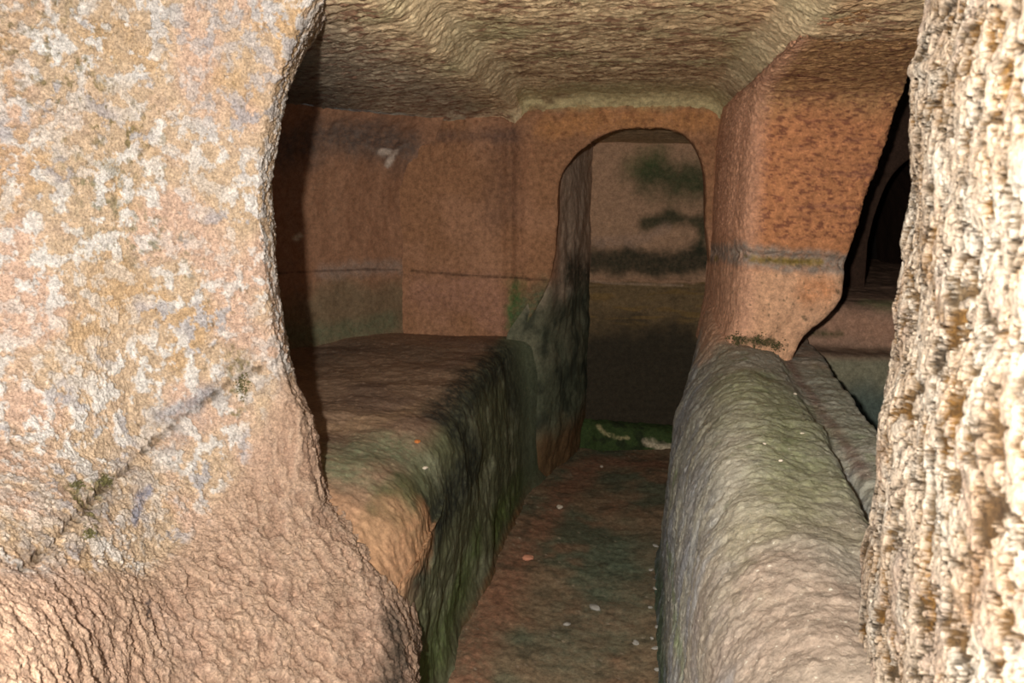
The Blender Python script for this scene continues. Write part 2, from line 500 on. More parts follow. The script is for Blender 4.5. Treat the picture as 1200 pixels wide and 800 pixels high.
C = mix(C, full(P, c(120, 96, 70)), S.stain([(628, 338), (640, 335)], .025, .7, .7, 20) * .6)
C = mix(C, full(P, c(36, 44, 28)), S.stain([(655, 310), (670, 300)], .05, .7, .7, 14) * .85)
C = mix(C, full(P, c(70, 50, 38)), crack * .85)
C = mix(C, full(P, c(94, 74, 66)), S.stain([(480, 160), (600, 160)], .03, .8, .7, 14) * .6)
tag(S.mesh('doorway_wall', M_cave, C), 'rust-orange partition wall pierced by a round-headed doorway to the far chamber', 'wall', kind='structure')

# ================================================================== BENCH
st = [  # y, x_edge, z_top, x_base
    (1.60, -.565, .66, -.575), (1.70, -.55, .75, -.56), (1.84, -.535, .785, -.535), (2.1, -.535, .785, -.52), (2.4, -.545, .785, -.525),
    (3.0, -.55, .78, -.50), (3.4, -.55, .78, -.49), (3.62, -.54, .785, -.48), (3.78, -.505, .785, -.46), (3.86, -.47, .78, -.44), (3.94, -.44, .76, -.425), (4.05, -.42, .74, -.41)]
net = []
for y, xe, zt, xb in st:
    xw = lerp1(y, [1.5, 1.8, 2.6, 3.4, 3.93, 4.1], [-2.0, -1.98, -1.85, -1.52, -1.15, -1.1])
    xm = (xw + xe) / 2
    k = 1 - float(ss(np.array(y), 1.75, 2.9))
    net.append([(xw, y, zt + .01), (xw * .6 + xm * .4, y, zt + .005), (xm, y, zt), (xe - .22, y, zt + .005 - .03 * k), (xe - .09, y, zt + .002 - .07 * k), (xe - .03, y, zt - .010 - .11 * k), (xe + .004 - .004 * k, y, zt - .038 - .13 * k),
                (xe + .018, y, zt - .11 - .14 * k), (xe * .7 + xb * .3 + .02, y, zt * .7), (xe * .45 + xb * .55 + .012, y, zt * .45), (xb, y, .2), (xb + .005, y, .06), (xb + .04, y, -.04)])
S = Surf(net, 480, 440, (0.2, 2, 2.2))
P = S.P
nearm = 1 - ss(P[:, 1] + .3 * fbm(P, 3, 2, 5), 1.7, 2.2)
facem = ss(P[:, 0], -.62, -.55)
endm = 1 - .8 * ss(P[:, 1], 3.45, 3.8)
S.displace((fbm(P, 3.5, 3, 100) * .028 + fbm(P, 15, 4, 101, (1, 1, .8)) * .007 * facem + fbm(P, 30, 4, 103) * .004) * endm
           + (1 - np.abs(fbm(P + .03 * fbm(P, 9, 2, 105)[:, None], 20, 3, 104, (1, 1.3, .4))) * 2) * .005 * nearm * facem + np.maximum(fbm(P, 55, 2, 106), .2) * .008 * (1 - facem * .5))
C = full(P, c(140, 114, 92))
top = (1 - facem)
C = mix(C, full(P, c(114, 92, 78)), ss(fbm(P, 2.5, 3, 110), -.1, .3) * .6 * top)
C = mix(C, full(P, c(94, 82, 70)), S.stain([(350, 425), (430, 405), (500, 415)], .14, .9, .8, 6) * .5)
C = mix(C, full(P, c(160, 132, 102)), S.stain([(395, 500), (440, 490), (520, 470), (580, 410)], .045, .8, 1.0, 9) * .6)
C = mix(C, full(P, c(112, 128, 98)), S.stain([(400, 540), (440, 520), (475, 530)], .09, .9, 1.1, 9) * .65)
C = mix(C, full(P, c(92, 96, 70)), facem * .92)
pat = ss(fbm(P, 5, 4, 112, (1, .8, 1.6)), .0, .3)
C = mix(C, full(P, c(150, 150, 124)), pat * facem * .42)
C = mix(C, full(P, c(42, 44, 38)), S.stain([(600, 410), (560, 440), (520, 490), (560, 540), (520, 600), (470, 690), (430, 790)], .085, .6, .9, 7) * .92)
C = mix(C, full(P, c(48, 50, 42)), S.stain([(640, 440), (600, 460), (650, 480)], .08, .7, 1.0, 7) * .8)
C = mix(C, full(P, c(126, 130, 108)), S.stain([(620, 402), (650, 405)], .04, .7, .8, 14) * .75)
C = mix(C, full(P, c(92, 108, 60)), S.stain([(560, 640), (530, 720), (500, 790)], .075, .8, .9, 8) * .75)
C = mix(C, full(P, c(80, 96, 40)), S.stain([(640, 540), (610, 570), (580, 620)], .07, .8, .9, 8) * .7)
C = mix(C, full(P, c(112, 72, 44)), S.stain([(655, 545), (610, 600), (575, 680), (550, 740)], .035, .8, .9, 10) * .7)
C = mix(C, full(P, c(78, 88, 60)), S.stain([(470, 560), (440, 600), (420, 640)], .03, .8, 1.2, 9) * .8)
C = mix(C, full(P, c(182, 138, 102)), S.stain([(500, 625), (470, 655), (440, 700), (415, 780)], .085, .45, .9, 8) * .92)
C = mix(C, full(P, c(96, 92, 58)), S.stain([(480, 575), (450, 610), (440, 640)], .04, .8, 1.0, 12) * .7)
C = mix(C, full(P, c(190, 146, 112)), S.stain([(400, 640), (385, 700), (370, 780)], .06, .7, .9, 9) * .85)
C = mix(C, full(P, c(96, 102, 80)), ss(P[:, 1], 3.5, 3.85) * facem * .8)
fore = 1 - ss(P[:, 1] + .25 * fbm(P, 6, 3, 115), 1.72, 1.92)
C = mix(C, full(P, c(166, 128, 98)), fore * .8 * ss(P[:, 2], .3, .6))
tag(S.mesh('rock_bench', M_smooth, C), 'broad brown rock-cut burial bench along the left side, its face streaked black and green', 'bench')

# ================================================================== PARAPET
st = [  # y, [(x,z)...]
    (.55, .05, .08, .11, .14, .20, .27, .42, .445, .48, .66),
    (.9, .08, .10, .125, .15, .20, .27, .42, .445, .48, .66),
    (1.35, .115, .12, .14, .155, .205, .28, .435, .46, .49, .62),
    (1.9, .132, .138, .158, .19, .24, .31, .48, .505, .54, .635),
    (2.4, .148, .158, .182, .225, .29, .36, .515, .54, .575, .67),
    (2.85, .16, .178, .20, .26, .335, .41, .545, .57, .60, .71),
    (3.1, .18, .205, .23, .28, .35, .42, .56, .585, .61, .735),
    (3.5, .24, .265, .295, .33, .37, .43, .57, .59, .62, .77),
    (3.95, .33, .34, .36, .39, .41, .45, .58, .60, .63, .80)]
net = []
for y, xb, x1, x2, x3, xe, xt, xg, xg2, xl, xo in st:
    up = ss(np.array(y), 2.9, 3.4) * .09
    dz = lerp1(y, [.55, 1.35, 2.0, 2.85], [-.01, 0, 0.0, .0])
    net.append([(xb - .03, y, -.05), (xb, y, .12), (x1, y, .42), (x2, y, .66), (x3, y, .80 + up * .5), (xe, y, .885 + up + dz), (xt, y, .918 + up * .5 + dz), ((xt + xg) / 2, y, .915 + dz), (xg - .012, y, .902 + dz),
                (xg2, y, .868 + dz - .07 * float(1 - ss(np.array(y), 1.3, 2.1))), (xl, y, .866 + dz), (xo - .02, y, .872 + dz), (xo + .012, y, .85 + dz), (xo + .03, y, .70), (xo + .04, y, .45), (xo + .05, y, .30)])
S = Surf(net, 560, 420, (.0, 2, 2.5))
P = S.P
tp = ss(P[:, 2], .80, .89)
S.displace(fbm(P, 4, 4, 120) * .022 + fbm(P, 16, 4, 121, (1, 1, .6)) * .007 + fbm(P, 45, 4, 122, gain=.75) * .0055
           + (1 - np.abs(fbm(P, 16, 3, 123, (1, 1.2, .6))) * 2) * .004 * (1 - tp) + np.maximum(fbm(P, 60, 2, 124), .15) * .006)
C = full(P, c(148, 144, 130))
C = mix(C, full(P, c(182, 174, 156)), S.stain([(872, 430), (872, 480), (865, 560), (875, 650), (890, 720)], .055, .9, .9, 9) * .7)
C = mix(C, full(P, c(110, 108, 112)), (1 - tp) * ss(fbm(P, 10, 3, 125, (1, 1, .3)), -.1, .3) * .6)
C = mix(C, full(P, c(140, 130, 100)), S.stain([(850, 400), (835, 470), (820, 540)], .05, .8, .8) * .35)
C = mix(C, full(P, c(122, 128, 78)), S.stain([(880, 440), (920, 490), (950, 560), (930, 600)], .10, .9, 1.1, 8) * .6)
C = mix(C, full(P, c(112, 118, 84)), ss(fbm(P, 13, 4, 126), .18, .42) * tp * .6)
C = mix(C, full(P, c(150, 120, 104)), S.stain([(900, 670), (900, 750), (980, 740), (960, 690)], .06, .9, 1.0, 9) * .55)
C = mix(C, full(P, c(110, 82, 72)), S.stain([(918, 415), (945, 455), (985, 510), (1015, 560)], .014, .8, .7, 14) * .7)
C = mix(C, full(P, c(134, 142, 116)), S.stain([(960, 430), (1000, 490), (1025, 520)], .05, .9, 1.1, 8) * .3)
C = mix(C, full(P, c(120, 138, 88)), S.stain([(792, 560), (784, 640), (792, 720), (800, 790)], .026, .9, 1.0, 9) * .6)
C = mix(C, full(P, c(66, 86, 62)), (1 - ss(P[:, 2] + .1 * fbm(P, 6, 2, 2), .12, .3)) * .8)
C = mix(C, full(P, c(150, 96, 76)), ss(P[:, 0] - .10 * (P[:, 1] - 2), .63, .66) * (1 - ss(P[:, 2], .84, .87)) * .7)
C = mix(C, full(P, c(54, 50, 48)), ss(fbm(P, 18, 4, 127), .30, .5) * .5)
C = mix(C, full(P, c(122, 106, 92)), (1 - ss(P[:, 1] + .2 * fbm(P, 5, 3, 119), .9, 1.75)) * .85)  # near end darkened in colour to hold back flash overexposure
C = mix(C, full(P, c(136, 138, 142)), (1 - tp) * ss(fbm(P, 12, 3, 118, (1, 1, .25)), -.1, .25) * .5)
C = mix(C, full(P, c(196, 150, 120)), ss(P[:, 1] + .3 * fbm(P, 6, 3, 129), 2.85, 3.15) * ss(P[:, 2] + .08 * fbm(P, 7, 3, 128), .80, .93) * .85)
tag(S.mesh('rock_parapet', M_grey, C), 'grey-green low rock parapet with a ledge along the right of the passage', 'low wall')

# ================================================================== PILLAR
right_sil = [(-60, 1116), (0, 1095), (90, 1064), (180, 1032), (270, 1002), (300, 993), (330, 988), (358, 983), (372, 968), (385, 950), (398, 938), (410, 932), (470, 915)]
rp = [a for a, b in right_sil]; rx = [b for a, b in right_sil]


def edge_x(Y, Z):
    x = .8
    for _ in range(6):
        px, py = proj(np.array([[x, Y, Z]]))
        x = atY(np.interp(py[0], rp, rx), py[0], Y)[0]
    return x


rows = [(.80, 3.0), (.88, 2.99), (.915, 2.985), (.94, 2.98), (.98, 2.975), (1.03, 2.97), (1.10, 2.965), (1.165, 2.965), (1.20, 2.975), (1.245, 2.975), (1.29, 2.96), (1.40, 2.96), (1.55, 2.955), (1.68, 2.94), (1.76, 2.90), (1.81, 2.82), (1.84, 2.65), (1.862, 2.35), (1.872, 2.0), (1.90, 1.7)]
net = []
for z, y in rows:
    xr = edge_x(y, z)
    xl = lerp1(z, [.8, .9, 1.0, 1.15, 1.3, 1.6, 1.75, 1.84, 1.9], [.36, .375, .395, .405, .405, .41, .415, .43, .46])
    yb = max(y, 2.6)
    net.append([(xl - .01, 3.95, z + (.0 if z < 1.8 else .04)), (xl - .018, 3.6, z), (xl - .016, (y + 3.6) / 2, z), (xl - .008, y + .17, z), (xl + .022, y + .045, z), (xl + .10, y - .004, z), ((xl + xr) / 2, y - .012, z), (xr - .10, y - .004, z), (xr - .02, y, z), (xr + .006, y + .018, z),
                (xr + .008, y + .07, z + .01), (xr + .03, y + .25, z + .03), (xr + .08, y + .6, z + .05)])
S = Surf(net, 520, 460, (0.5, 1.5, 1.3))
P = S.P
upz = ss(P[:, 2], 1.28, 1.34)
seam = [(832, 297), (870, 298), (905, 306), (940, 306), (975, 308), (992, 310)]
cr = S.stain(seam, .020, .5, .5, 24)
S.displace(fbm(P, 6, 3, 130) * .010 - chisel(P, 1.5, .0032, (.7, 1.2, 1.3), 9) * upz - np.maximum(fbm(P, 45, 3, 131, (.6, 1, 1.2)), 0) * .007 * upz
           + fbm(P, 30, 4, 132, (1, 1, .5)) * .005 * (1 - upz) - cr * (.010 + .014 * fbm(P, 30, 3, 133)))
C = full(P, c(184, 124, 84))
C = mix(C, full(P, c(176, 140, 96)), ss(P[:, 2] + .06 * fbm(P, 5, 3, 134), 1.70, 1.84) * .7)
C = mix(C, full(P, c(210, 164, 130)), (1 - ss(P[:, 2] + .01 * fbm(P, 9, 2, 2), 1.19, 1.215)) * .85)
C = mix(C, full(P, c(104, 60, 50)), ss(fbm(P, 66, 4, 135, (.6, 1, 1.4), .6), .05, .22) * upz * .7)
C = mix(C, full(P, c(104, 58, 46)), S.stain([(882, 98), (893, 92), (925, 88), (945, 92), (968, 96)], .010, .8, 1.4, 20) * .8)
C = mix(C, full(P, c(128, 84, 70)), ss(fbm(P, 9, 3, 136, (.3, 1, 3)), .2, .4) * upz * .4)
C = mix(C, full(P, c(212, 160, 130)), (1 - ss(P[:, 0], .43, .50)) * .75)  # side face tinted lighter so it looks as lit as the front
C = mix(C, full(P, c(146, 134, 122)), S.stain(seam, .044, .35, .5, 20) * .9)
C = mix(C, full(P, c(148, 122, 60)), S.stain([(838, 303), (880, 304), (920, 308), (965, 309)], .012, .7, .8, 30) * .85)
C = mix(C, full(P, c(100, 84, 36)), S.stain([(870, 301), (905, 309), (950, 308)], .006, .7, .9, 30) * .8)
C = mix(C, full(P, c(200, 120, 62)), S.stain([(960, 340), (950, 345)], .045, .9, 1.0, 14) * .5)
C = mix(C, full(P, c(70, 66, 40)), S.stain([(862, 398), (885, 400), (905, 403), (918, 408)], .016, .6, 1.0, 40) * .9)
C = mix(C, full(P, c(96, 84, 62)), ss(fbm(P, 60, 2, 137), .38, .5) * (1 - upz) * .7)
tag(S.mesh('rock_pillar', M_cave, C), 'orange-red carved rock pillar standing on the parapet, a grey seam across it', 'pillar')

# ---- thin dark crack high on the pillar is part of its relief; end ledge in the right bay
prof = [(6.6, 1.03), (4.6, 1.02), (4.0, 1.02), (3.74, 1.012), (3.66, .99), (3.63, .95), (3.615, .88), (3.60, .825), (3.55, .812), (3.46, .812), (3.42, .79), (3.40, .70), (3.38, .5), (3.36, .2)]
net = [[(x, y + .05 * (x - 1), z - .015 * (x - 1)) for x in (.55, .75, .95, 1.2, 1.5, 2.0)] for y, z in prof]
S = Surf(net, 260, 220, (1, 2, 2))
P = S.P
S.displace(fbm(P, 5, 4, 140) * .016 + fbm(P, 20, 3, 141) * .005)
C = full(P, c(150, 118, 98))
C = mix(C, full(P, c(176, 132, 106)), S.stain([(985, 375), (1015, 380), (1040, 385)], .06, .8, .7, 9) * .7)
C = mix(C, full(P, c(112, 118, 78)), S.stain([(1020, 352), (1060, 360)], .05, .8, .9, 9) * .7)
C = mix(C, full(P, c(110, 118, 96)), (1 - ss(P[:, 2], .78, .83)) * .7)
C = mix(C, full(P, c(66, 82, 78)), (1 - ss(P[:, 2] + .05 * fbm(P, 6, 2, 1), .62, .75)) * .8)
C = mix(C, full(P, c(62, 66, 36)), S.stain([(955, 389), (975, 391), (988, 392)], .012, .7, .9, 30) * .8)
tag(S.mesh('rock_ledge', M_smooth, C), 'rounded pinkish rock ledge closing the dark trough at right behind the parapet', 'ledge')

# ---- right bay: trough floor, side wall, arched dark recess beyond
net = [[(x, y, .32) for x in (.6, .9, 1.3, 2.0)] for y in (.4, 1.5, 2.5, 3.7)]
S = Surf(net, 60, 50, (1, 2, 2)); S.displace(fbm(S.P, 6, 3, 6) * .02)
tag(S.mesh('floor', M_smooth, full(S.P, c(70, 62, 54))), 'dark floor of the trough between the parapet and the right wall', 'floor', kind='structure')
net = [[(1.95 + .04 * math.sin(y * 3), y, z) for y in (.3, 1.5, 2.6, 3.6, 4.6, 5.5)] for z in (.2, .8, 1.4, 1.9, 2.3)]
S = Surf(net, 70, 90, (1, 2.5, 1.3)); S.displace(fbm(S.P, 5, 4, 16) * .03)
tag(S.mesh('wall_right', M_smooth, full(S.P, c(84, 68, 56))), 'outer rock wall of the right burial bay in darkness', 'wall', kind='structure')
RY = 4.25
a0 = [atY(x, y, RY) for x, y in [(1012, 352), (1013, 320), (1017, 280), (1026, 245), (1038, 215), (1052, 195), (1072, 182), (1100, 176), (1130, 180), (1155, 200), (1170, 240), (1175, 300), (1175, 352)]]
o0 = [(.6, RY, .95), (.6, RY, 1.2), (.6, RY, 1.5), (.6, RY, 1.9), (.7, RY, 2.3), (1.0, RY, 2.3), (1.3, RY, 2.3), (1.6, RY, 2.3), (1.9, RY, 2.3), (2.1, RY, 2.0), (2.1, RY, 1.6), (2.1, RY, 1.3), (2.1, RY, .95)]
o0 = [np.array(p) for p in o0]
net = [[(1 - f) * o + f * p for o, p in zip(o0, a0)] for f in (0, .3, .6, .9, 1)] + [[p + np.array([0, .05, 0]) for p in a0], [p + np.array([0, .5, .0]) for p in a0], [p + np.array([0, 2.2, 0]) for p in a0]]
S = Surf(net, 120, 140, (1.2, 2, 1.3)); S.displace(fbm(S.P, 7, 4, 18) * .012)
tag(S.mesh('wall_back', M_smooth, full(S.P, c(62, 44, 34))), 'brown end wall of the right bay with a round-headed black recess', 'wall', kind='structure')  # brown darkened for the recess's black shade, end rock below likewise
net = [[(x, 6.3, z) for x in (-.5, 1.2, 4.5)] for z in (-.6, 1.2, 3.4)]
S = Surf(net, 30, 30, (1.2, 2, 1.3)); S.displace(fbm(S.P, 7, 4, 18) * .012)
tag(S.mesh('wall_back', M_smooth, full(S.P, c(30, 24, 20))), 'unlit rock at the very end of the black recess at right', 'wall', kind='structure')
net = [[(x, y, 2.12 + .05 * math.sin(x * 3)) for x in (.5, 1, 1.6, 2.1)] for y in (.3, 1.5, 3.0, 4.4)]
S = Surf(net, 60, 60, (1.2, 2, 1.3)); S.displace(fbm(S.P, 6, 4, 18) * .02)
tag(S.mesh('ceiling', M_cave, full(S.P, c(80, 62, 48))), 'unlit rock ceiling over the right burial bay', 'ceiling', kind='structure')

# ---- low sill at the foot of the far wall
prof = [(4.72, .16), (4.64, .155), (4.585, .14), (4.56, .11), (4.55, .05), (4.54, -.03)]
net = [[(x, y + .03 * math.sin(6 * x + 1) + .05 * (x < -.15), z * (1 - .18 * math.sin(3 * x + .3))) for x in (-.30, -.2, -.12, 0, .12, .25, .45)] for y, z in prof]
S = Surf(net, 110, 200, (0, 3, 1.5))
P = S.P
S.displace(fbm(P, 9, 4, 150) * .014 + fbm(P, 35, 3, 151) * .006)
C = full(P, c(58, 72, 38))
C = mix(C, full(P, c(36, 40, 26)), ss(fbm(P, 12, 3, 152), 0, .3) * .7)
C = mix(C, full(P, c(206, 188, 160)), S.stain([(758, 519), (772, 524), (792, 526)], .020, .8, 1.6, 25, brk=.5) * .9)
C = mix(C, full(P, c(178, 164, 120)), S.stain([(700, 498), (706, 506), (722, 514), (736, 513)], .010, .8, 2.0, 25, brk=.7) * .7)
tag(S.mesh('stone_sill', M_smooth, C), 'low mossy stone sill with a pale broken edge at the foot of the far wall', 'step')

# ================================================================== LEFT JAMB
#   row py : [(px, depth) ...] across, last is the silhouette edge
lrows = [
    (-420, [(-400, 1.40), (-120, 1.50), (60, 1.56), (200, 1.62), (420, 1.65), (640, 1.68)]),
    (-160, [(-400, 1.38), (-120, 1.46), (60, 1.53), (200, 1.59), (340, 1.63), (480, 1.66)]),
    (0, [(-400, 1.32), (-120, 1.42), (60, 1.50), (180, 1.56), (290, 1.61), (367, 1.64)]),
    (50, [(-400, 1.30), (-120, 1.40), (60, 1.49), (175, 1.55), (272, 1.61), (338, 1.64)]),
    (110, [(-400, 1.28), (-120, 1.38), (60, 1.48), (165, 1.55), (258, 1.61), (316, 1.64)]),
    (200, [(-400, 1.24), (-120, 1.35), (60, 1.45), (160, 1.54), (250, 1.61), (305, 1.64)]),
    (320, [(-400, 1.16), (-120, 1.29), (60, 1.42), (160, 1.52), (254, 1.60), (311, 1.65)]),
    (430, [(-400, 1.05), (-120, 1.20), (60, 1.36), (165, 1.50), (268, 1.61), (328, 1.67)]),
    (530, [(-400, .92), (-120, 1.07), (60, 1.27), (180, 1.46), (288, 1.60), (353, 1.66)]),
    (605, [(-400, .74), (-120, .86), (60, 1.10), (190, 1.38), (298, 1.54), (367, 1.63)]),
    (650, [(-400, .66), (-120, .77), (50, 1.00), (190, 1.32), (315, 1.50), (402, 1.61)]),
    (720, [(-400, .58), (-120, .67), (40, .86), (190, 1.21), (330, 1.42), (432, 1.55)]),
    (820, [(-400, .50), (-120, .58), (30, .74), (190, 1.09), (335, 1.30), (446, 1.43)]),
    (980, [(-400, .42), (-120, .50), (30, .63), (190, .93), (345, 1.13), (465, 1.26)]),
    (1250, [(-400, .40), (-120, .48), (30, .58), (190, .74), (350, .90), (480, 1.03)])]
net = []
for py, row in lrows:
    pts = [atY(px, py, d) for px, d in row]
    e = pts[-1]
    px, d = row[-1]
    low = float(ss(np.array(float(py)), 600, 700))
    a1 = e + np.array([-.004, .03, 0]); b1 = atY(px + 16, py, d + .035)
    a2 = e + np.array([-.03, .12, 0]); b2 = atY(px + 36, py, d + .14)
    a3 = e + np.array([-.12, .30, 0]); b3 = atY(px + 50, py, d + .40); b3[0] = -.55
    a4 = e + np.array([-.22, .45, 0]); b4 = b3 + np.array([-.10, .3, 0])
    pts.insert(-1, pts[-2] * .3 + e * .7 + np.array([0, -.006, 0]))
    for a, b in ((a1, b1), (a2, b2), (a3, b3), (a4, b4)):
        pts.append(a * (1 - low) + b * low)
    net.append(pts)
S = Surf(net, 900, 560, (0, 0, 1.4))
P = S.P
crk = [(328, 421), (300, 436), (268, 452), (245, 470), (215, 492), (180, 518), (150, 548), (118, 572), (90, 610), (60, 640), (25, 668)]
cr = S.stain(crk, .0060, .7, 1.8, 24, brk=.6)
crw = S.stain(crk, .040, .8, .6, 10)
below = ss(P[:, 2] * 1 - 0, 0, 1) * 0
# which side of the seam: height over a sloping plane through it
A_, B_ = S.hit(328, 421), S.hit(25, 668)
sl = (A_[2] - B_[2]) / (A_[0] - B_[0])
side = P[:, 2] - (B_[2] + (P[:, 0] - B_[0]) * sl)
lowm = 1 - ss(side + .07 * fbm(P, 7, 4, 3), -.09, .01)
plate = ss(fbm(P, 30, 5, 160, gain=.62), -.03, .10)           # flaking crust
w1 = worley(P, 75, 1)
flute = 1 - np.abs(fbm(P + .02 * fbm(P, 8, 2, 163)[:, None], 26, 3, 161, (1, 1, .30))) * 2.2
dp = fbm(P, 3, 3, 162) * .014 + fbm(P, 9, 4, 164) * .008 * (1 - lowm * .4)
dp += (plate * .0026 + fbm(P, 60, 5, 165, gain=.85) * .0100) * (1 - .3 * lowm)
dp += flute * .0095 * lowm * ss(-side, .05, .25) + fbm(P, 38, 5, 166, (1, 1, .6), .80) * .0085 * lowm
dp += -cr * .008 + .006 * lowm * ss(-side, 0, .02)
dp -= np.maximum(.35 - w1, 0) * .010 * ss(fbm(P, 6, 2, 167), 0, .3)
dp *= (.65 + .35 * ss(P[:, 1], .8, 1.4)) * 1.2
S.displace(dp)
C = full(P, c(210, 182, 152))
C = mix(C, full(P, c(218, 182, 160)), ss(fbm(P, 5, 3, 170), -.1, .3) * .8)
C = mix(C, full(P, c(202, 164, 118)), ss(fbm(P, 7, 4, 171), .05, .35) * .6 * (1 - lowm))
C = mix(C, full(P, c(232, 224, 216)), plate * (.40 + .50 * ss(fbm(P, 6, 3, 172), -.2, .25)) * (1 - .75 * lowm))
C = mix(C, full(P, c(170, 162, 164)), plate * ss(fbm(P, 9, 4, 173), .1, .32) * .65 * (1 - .6 * lowm))
C = mix(C, full(P, c(176, 166, 164)), plate * S.stain([(240, 20), (300, 40), (300, 120), (270, 100)], .09, .8, .9, 9) * .6)
C = mix(C, full(P, c(212, 176, 150)), lowm * .75)
C = mix(C, full(P, c(182, 144, 120)), lowm * (1 - ss(flute, .3, .9)) * ss(-side, .05, .25) * .55)
C = mix(C, full(P, c(164, 152, 146)), crw * .65 * ss(fbm(P, 22, 3, 174), -.2, .2))
C = mix(C, full(P, c(162, 158, 162)), S.stain([(190, 488), (235, 468), (245, 460)], .014, .9, 1.2, 30) * .7)
C = mix(C, full(P, c(142, 142, 158)), S.stain([(162, 585), (175, 572), (162, 600), (160, 610)], .009, .6, .7, 50) * .85)
C = mix(C, full(P, c(122, 108, 62)), ss(fbm(P, 40, 4, 175, gain=.7), .1, .28) * S.stain([(10, 30), (60, 55), (90, 120), (140, 150)], .09, .9, 1.0, 8) * .75)
C = mix(C, full(P, c(128, 122, 90)), ss(fbm(P, 34, 4, 176, gain=.7), .0, .25) * S.stain([(110, 215), (135, 270), (190, 280), (205, 300)], .055, .9, 1.0, 9) * .75)
C = mix(C, full(P, c(112, 104, 48)), ss(fbm(P, 60, 3, 177), -.1, .15) * S.stain([(122, 562), (105, 585), (112, 620), (88, 570)], .018, .8, .9, 30) * .85)
C = mix(C, full(P, c(116, 104, 52)), ss(fbm(P, 60, 3, 178), -.1, .15) * S.stain([(288, 430), (283, 460), (280, 485), (275, 415)], .015, .8, .9, 30) * .8)
C = mix(C, full(P, c(52, 46, 50)), S.stain([(172, 705), (167, 727)], .004, .7, .9, 50) * .9)
C = mix(C, full(P, c(96, 78, 56)), cr * .8)
C = mix(C, full(P, c(120, 100, 66)), ss(fbm(P, 110, 3, 179), .25, .4) * ss(fbm(P, 8, 3, 180), 0, .3) * .6 * (1 - lowm))
C = mix(C, full(P, c(120, 90, 66)), S.stain([(395, 690), (410, 760), (425, 820)], .03, .9, .9, 12) * .3)
C = mix(C, full(P, c(40, 42, 32)), ss(P[:, 0], -.53, -.48) * ss(P[:, 1], 1.62, 1.80) * (P[:, 2] < .8) * .8)
C = mix(C, full(P, c(38, 40, 32)), S.stain([(455, 735), (462, 770), (458, 820)], .045, .7, .8, 12, brk=.3) * .85)
C = C * (.80 - .10 * lowm + .10 * (1 - ss(P[:, 1], .8, 1.2)))[:, None]  # rock colour scaled down for flash strength, lightened nearest the lens for burnt-out glare
tag(S.mesh('entrance_jamb', M_crust, C), 'large pale peach rock jamb filling the left foreground, a diagonal crack across it', 'doorway jamb')
SL = S

# ================================================================== RIGHT JAMB
rrows = [(-420, 1190), (-160, 1130), (0, 1100), (30, 1092), (62, 1084), (80, 1077), (95, 1082), (160, 1077), (240, 1073), (300, 1069), (345, 1063), (400, 1060), (440, 1053), (480, 1042), (530, 1036), (580, 1034), (640, 1027), (700, 1018), (760, 1012), (820, 1006), (1000, 985), (1300, 950)]
net = []
for py, px in rrows:
    dd = .98
    g = [(px + 330, .42), (px + 190, .50), (px + 120, .59), (px + 70, .69), (px + 32, .81), (px + 10, .90), (px, dd)]
    pts = [atY(a, py, b) for a, b in g]
    e = pts[-1]
    pts += [e + np.array([.012, .05, 0]), e + np.array([.06, .12, 0]), e + np.array([.25, .2, 0]), e + np.array([.9, .25, 0])]
    f = pts[0]
    pts = [np.array([1.8, .36, f[2]]), np.array([.75, .34, f[2]]), f + np.array([.12, -.05, 0])] + pts
    net.append(pts)
S = Surf(net, 820, 480, (0, .3, 1.4))
P = S.P
n1 = fbm(P + .008 * fbm(P, 30, 2, 189)[:, None], 42, 5, 190, (1.15, 1.15, .8), .78)
S.displace(fbm(P, 7, 3, 192) * .016 + ss(n1, -.05, .04) * .0062 + fbm(P, 22, 3, 191, (1.1, 1.1, .7)) * .006 + n1 * .004)
rec = 1 - ss(n1, -.01, .06)
C = full(P, c(232, 208, 182))
C = mix(C, full(P, c(244, 232, 214)), ss(fbm(P, 20, 3, 194), -.1, .3) * .6)
C = mix(C, full(P, c(214, 182, 160)), ss(fbm(P, 12, 3, 195), .1, .3) * .5)
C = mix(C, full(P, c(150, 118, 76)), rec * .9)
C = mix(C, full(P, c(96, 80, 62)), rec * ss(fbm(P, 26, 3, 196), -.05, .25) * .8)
C = mix(C, full(P, c(186, 132, 60)), ss(fbm(P, 13, 4, 188), -.05, .25) * (.8 * rec + .14))
C = mix(C, full(P, c(158, 110, 44)), ss(fbm(P, 14, 4, 197), .05, .3) * .55 * (rec * .7 + .3))
C = mix(C, full(P, c(150, 98, 34)), S.stain([(1190, 480), (1160, 560), (1180, 640), (1130, 700)], .022, .9, 1.2, 30) * .5)
C = mix(C, full(P, c(126, 84, 30)), S.stain([(1083, 262), (1085, 300), (1100, 340), (1115, 370)], .010, .8, 1.2, 40) * .7)
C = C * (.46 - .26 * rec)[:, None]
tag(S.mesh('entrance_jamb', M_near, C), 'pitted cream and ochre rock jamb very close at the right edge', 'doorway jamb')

# ---- entrance head above the frame, so that the tomb is closed overhead
net = [[(x, .75 + .25 * k + .05 * math.sin(x * 4), 2.1 + .05 * abs(x) - .03 * k) for x in (-1.6, -.8, 0, .5, 1.0, 2.0)] for k in (0, .4, 1.0, 2.2)]
S = Surf(net, 60, 120, (0, 1, 1)); S.displace(fbm(S.P, 8, 4, 16) * .02)
tag(S.mesh('ceiling', M_crust, full(S.P, c(190, 160, 130))), 'underside of the rock over the entrance, above the view', 'ceiling', kind='structure')

# ================================================================== SMALL THINGS
bpy.context.view_layer.update()
dg = bpy.context.evaluated_depsgraph_get()


def drop(px, py):
    """where the rock stands that the photograph shows at px, py"""
    ok, loc, nor, idx, ob, mt = scene.ray_cast(dg, Vector(CAM), Vector(ray(px, py)).normalized())
    return loc, nor


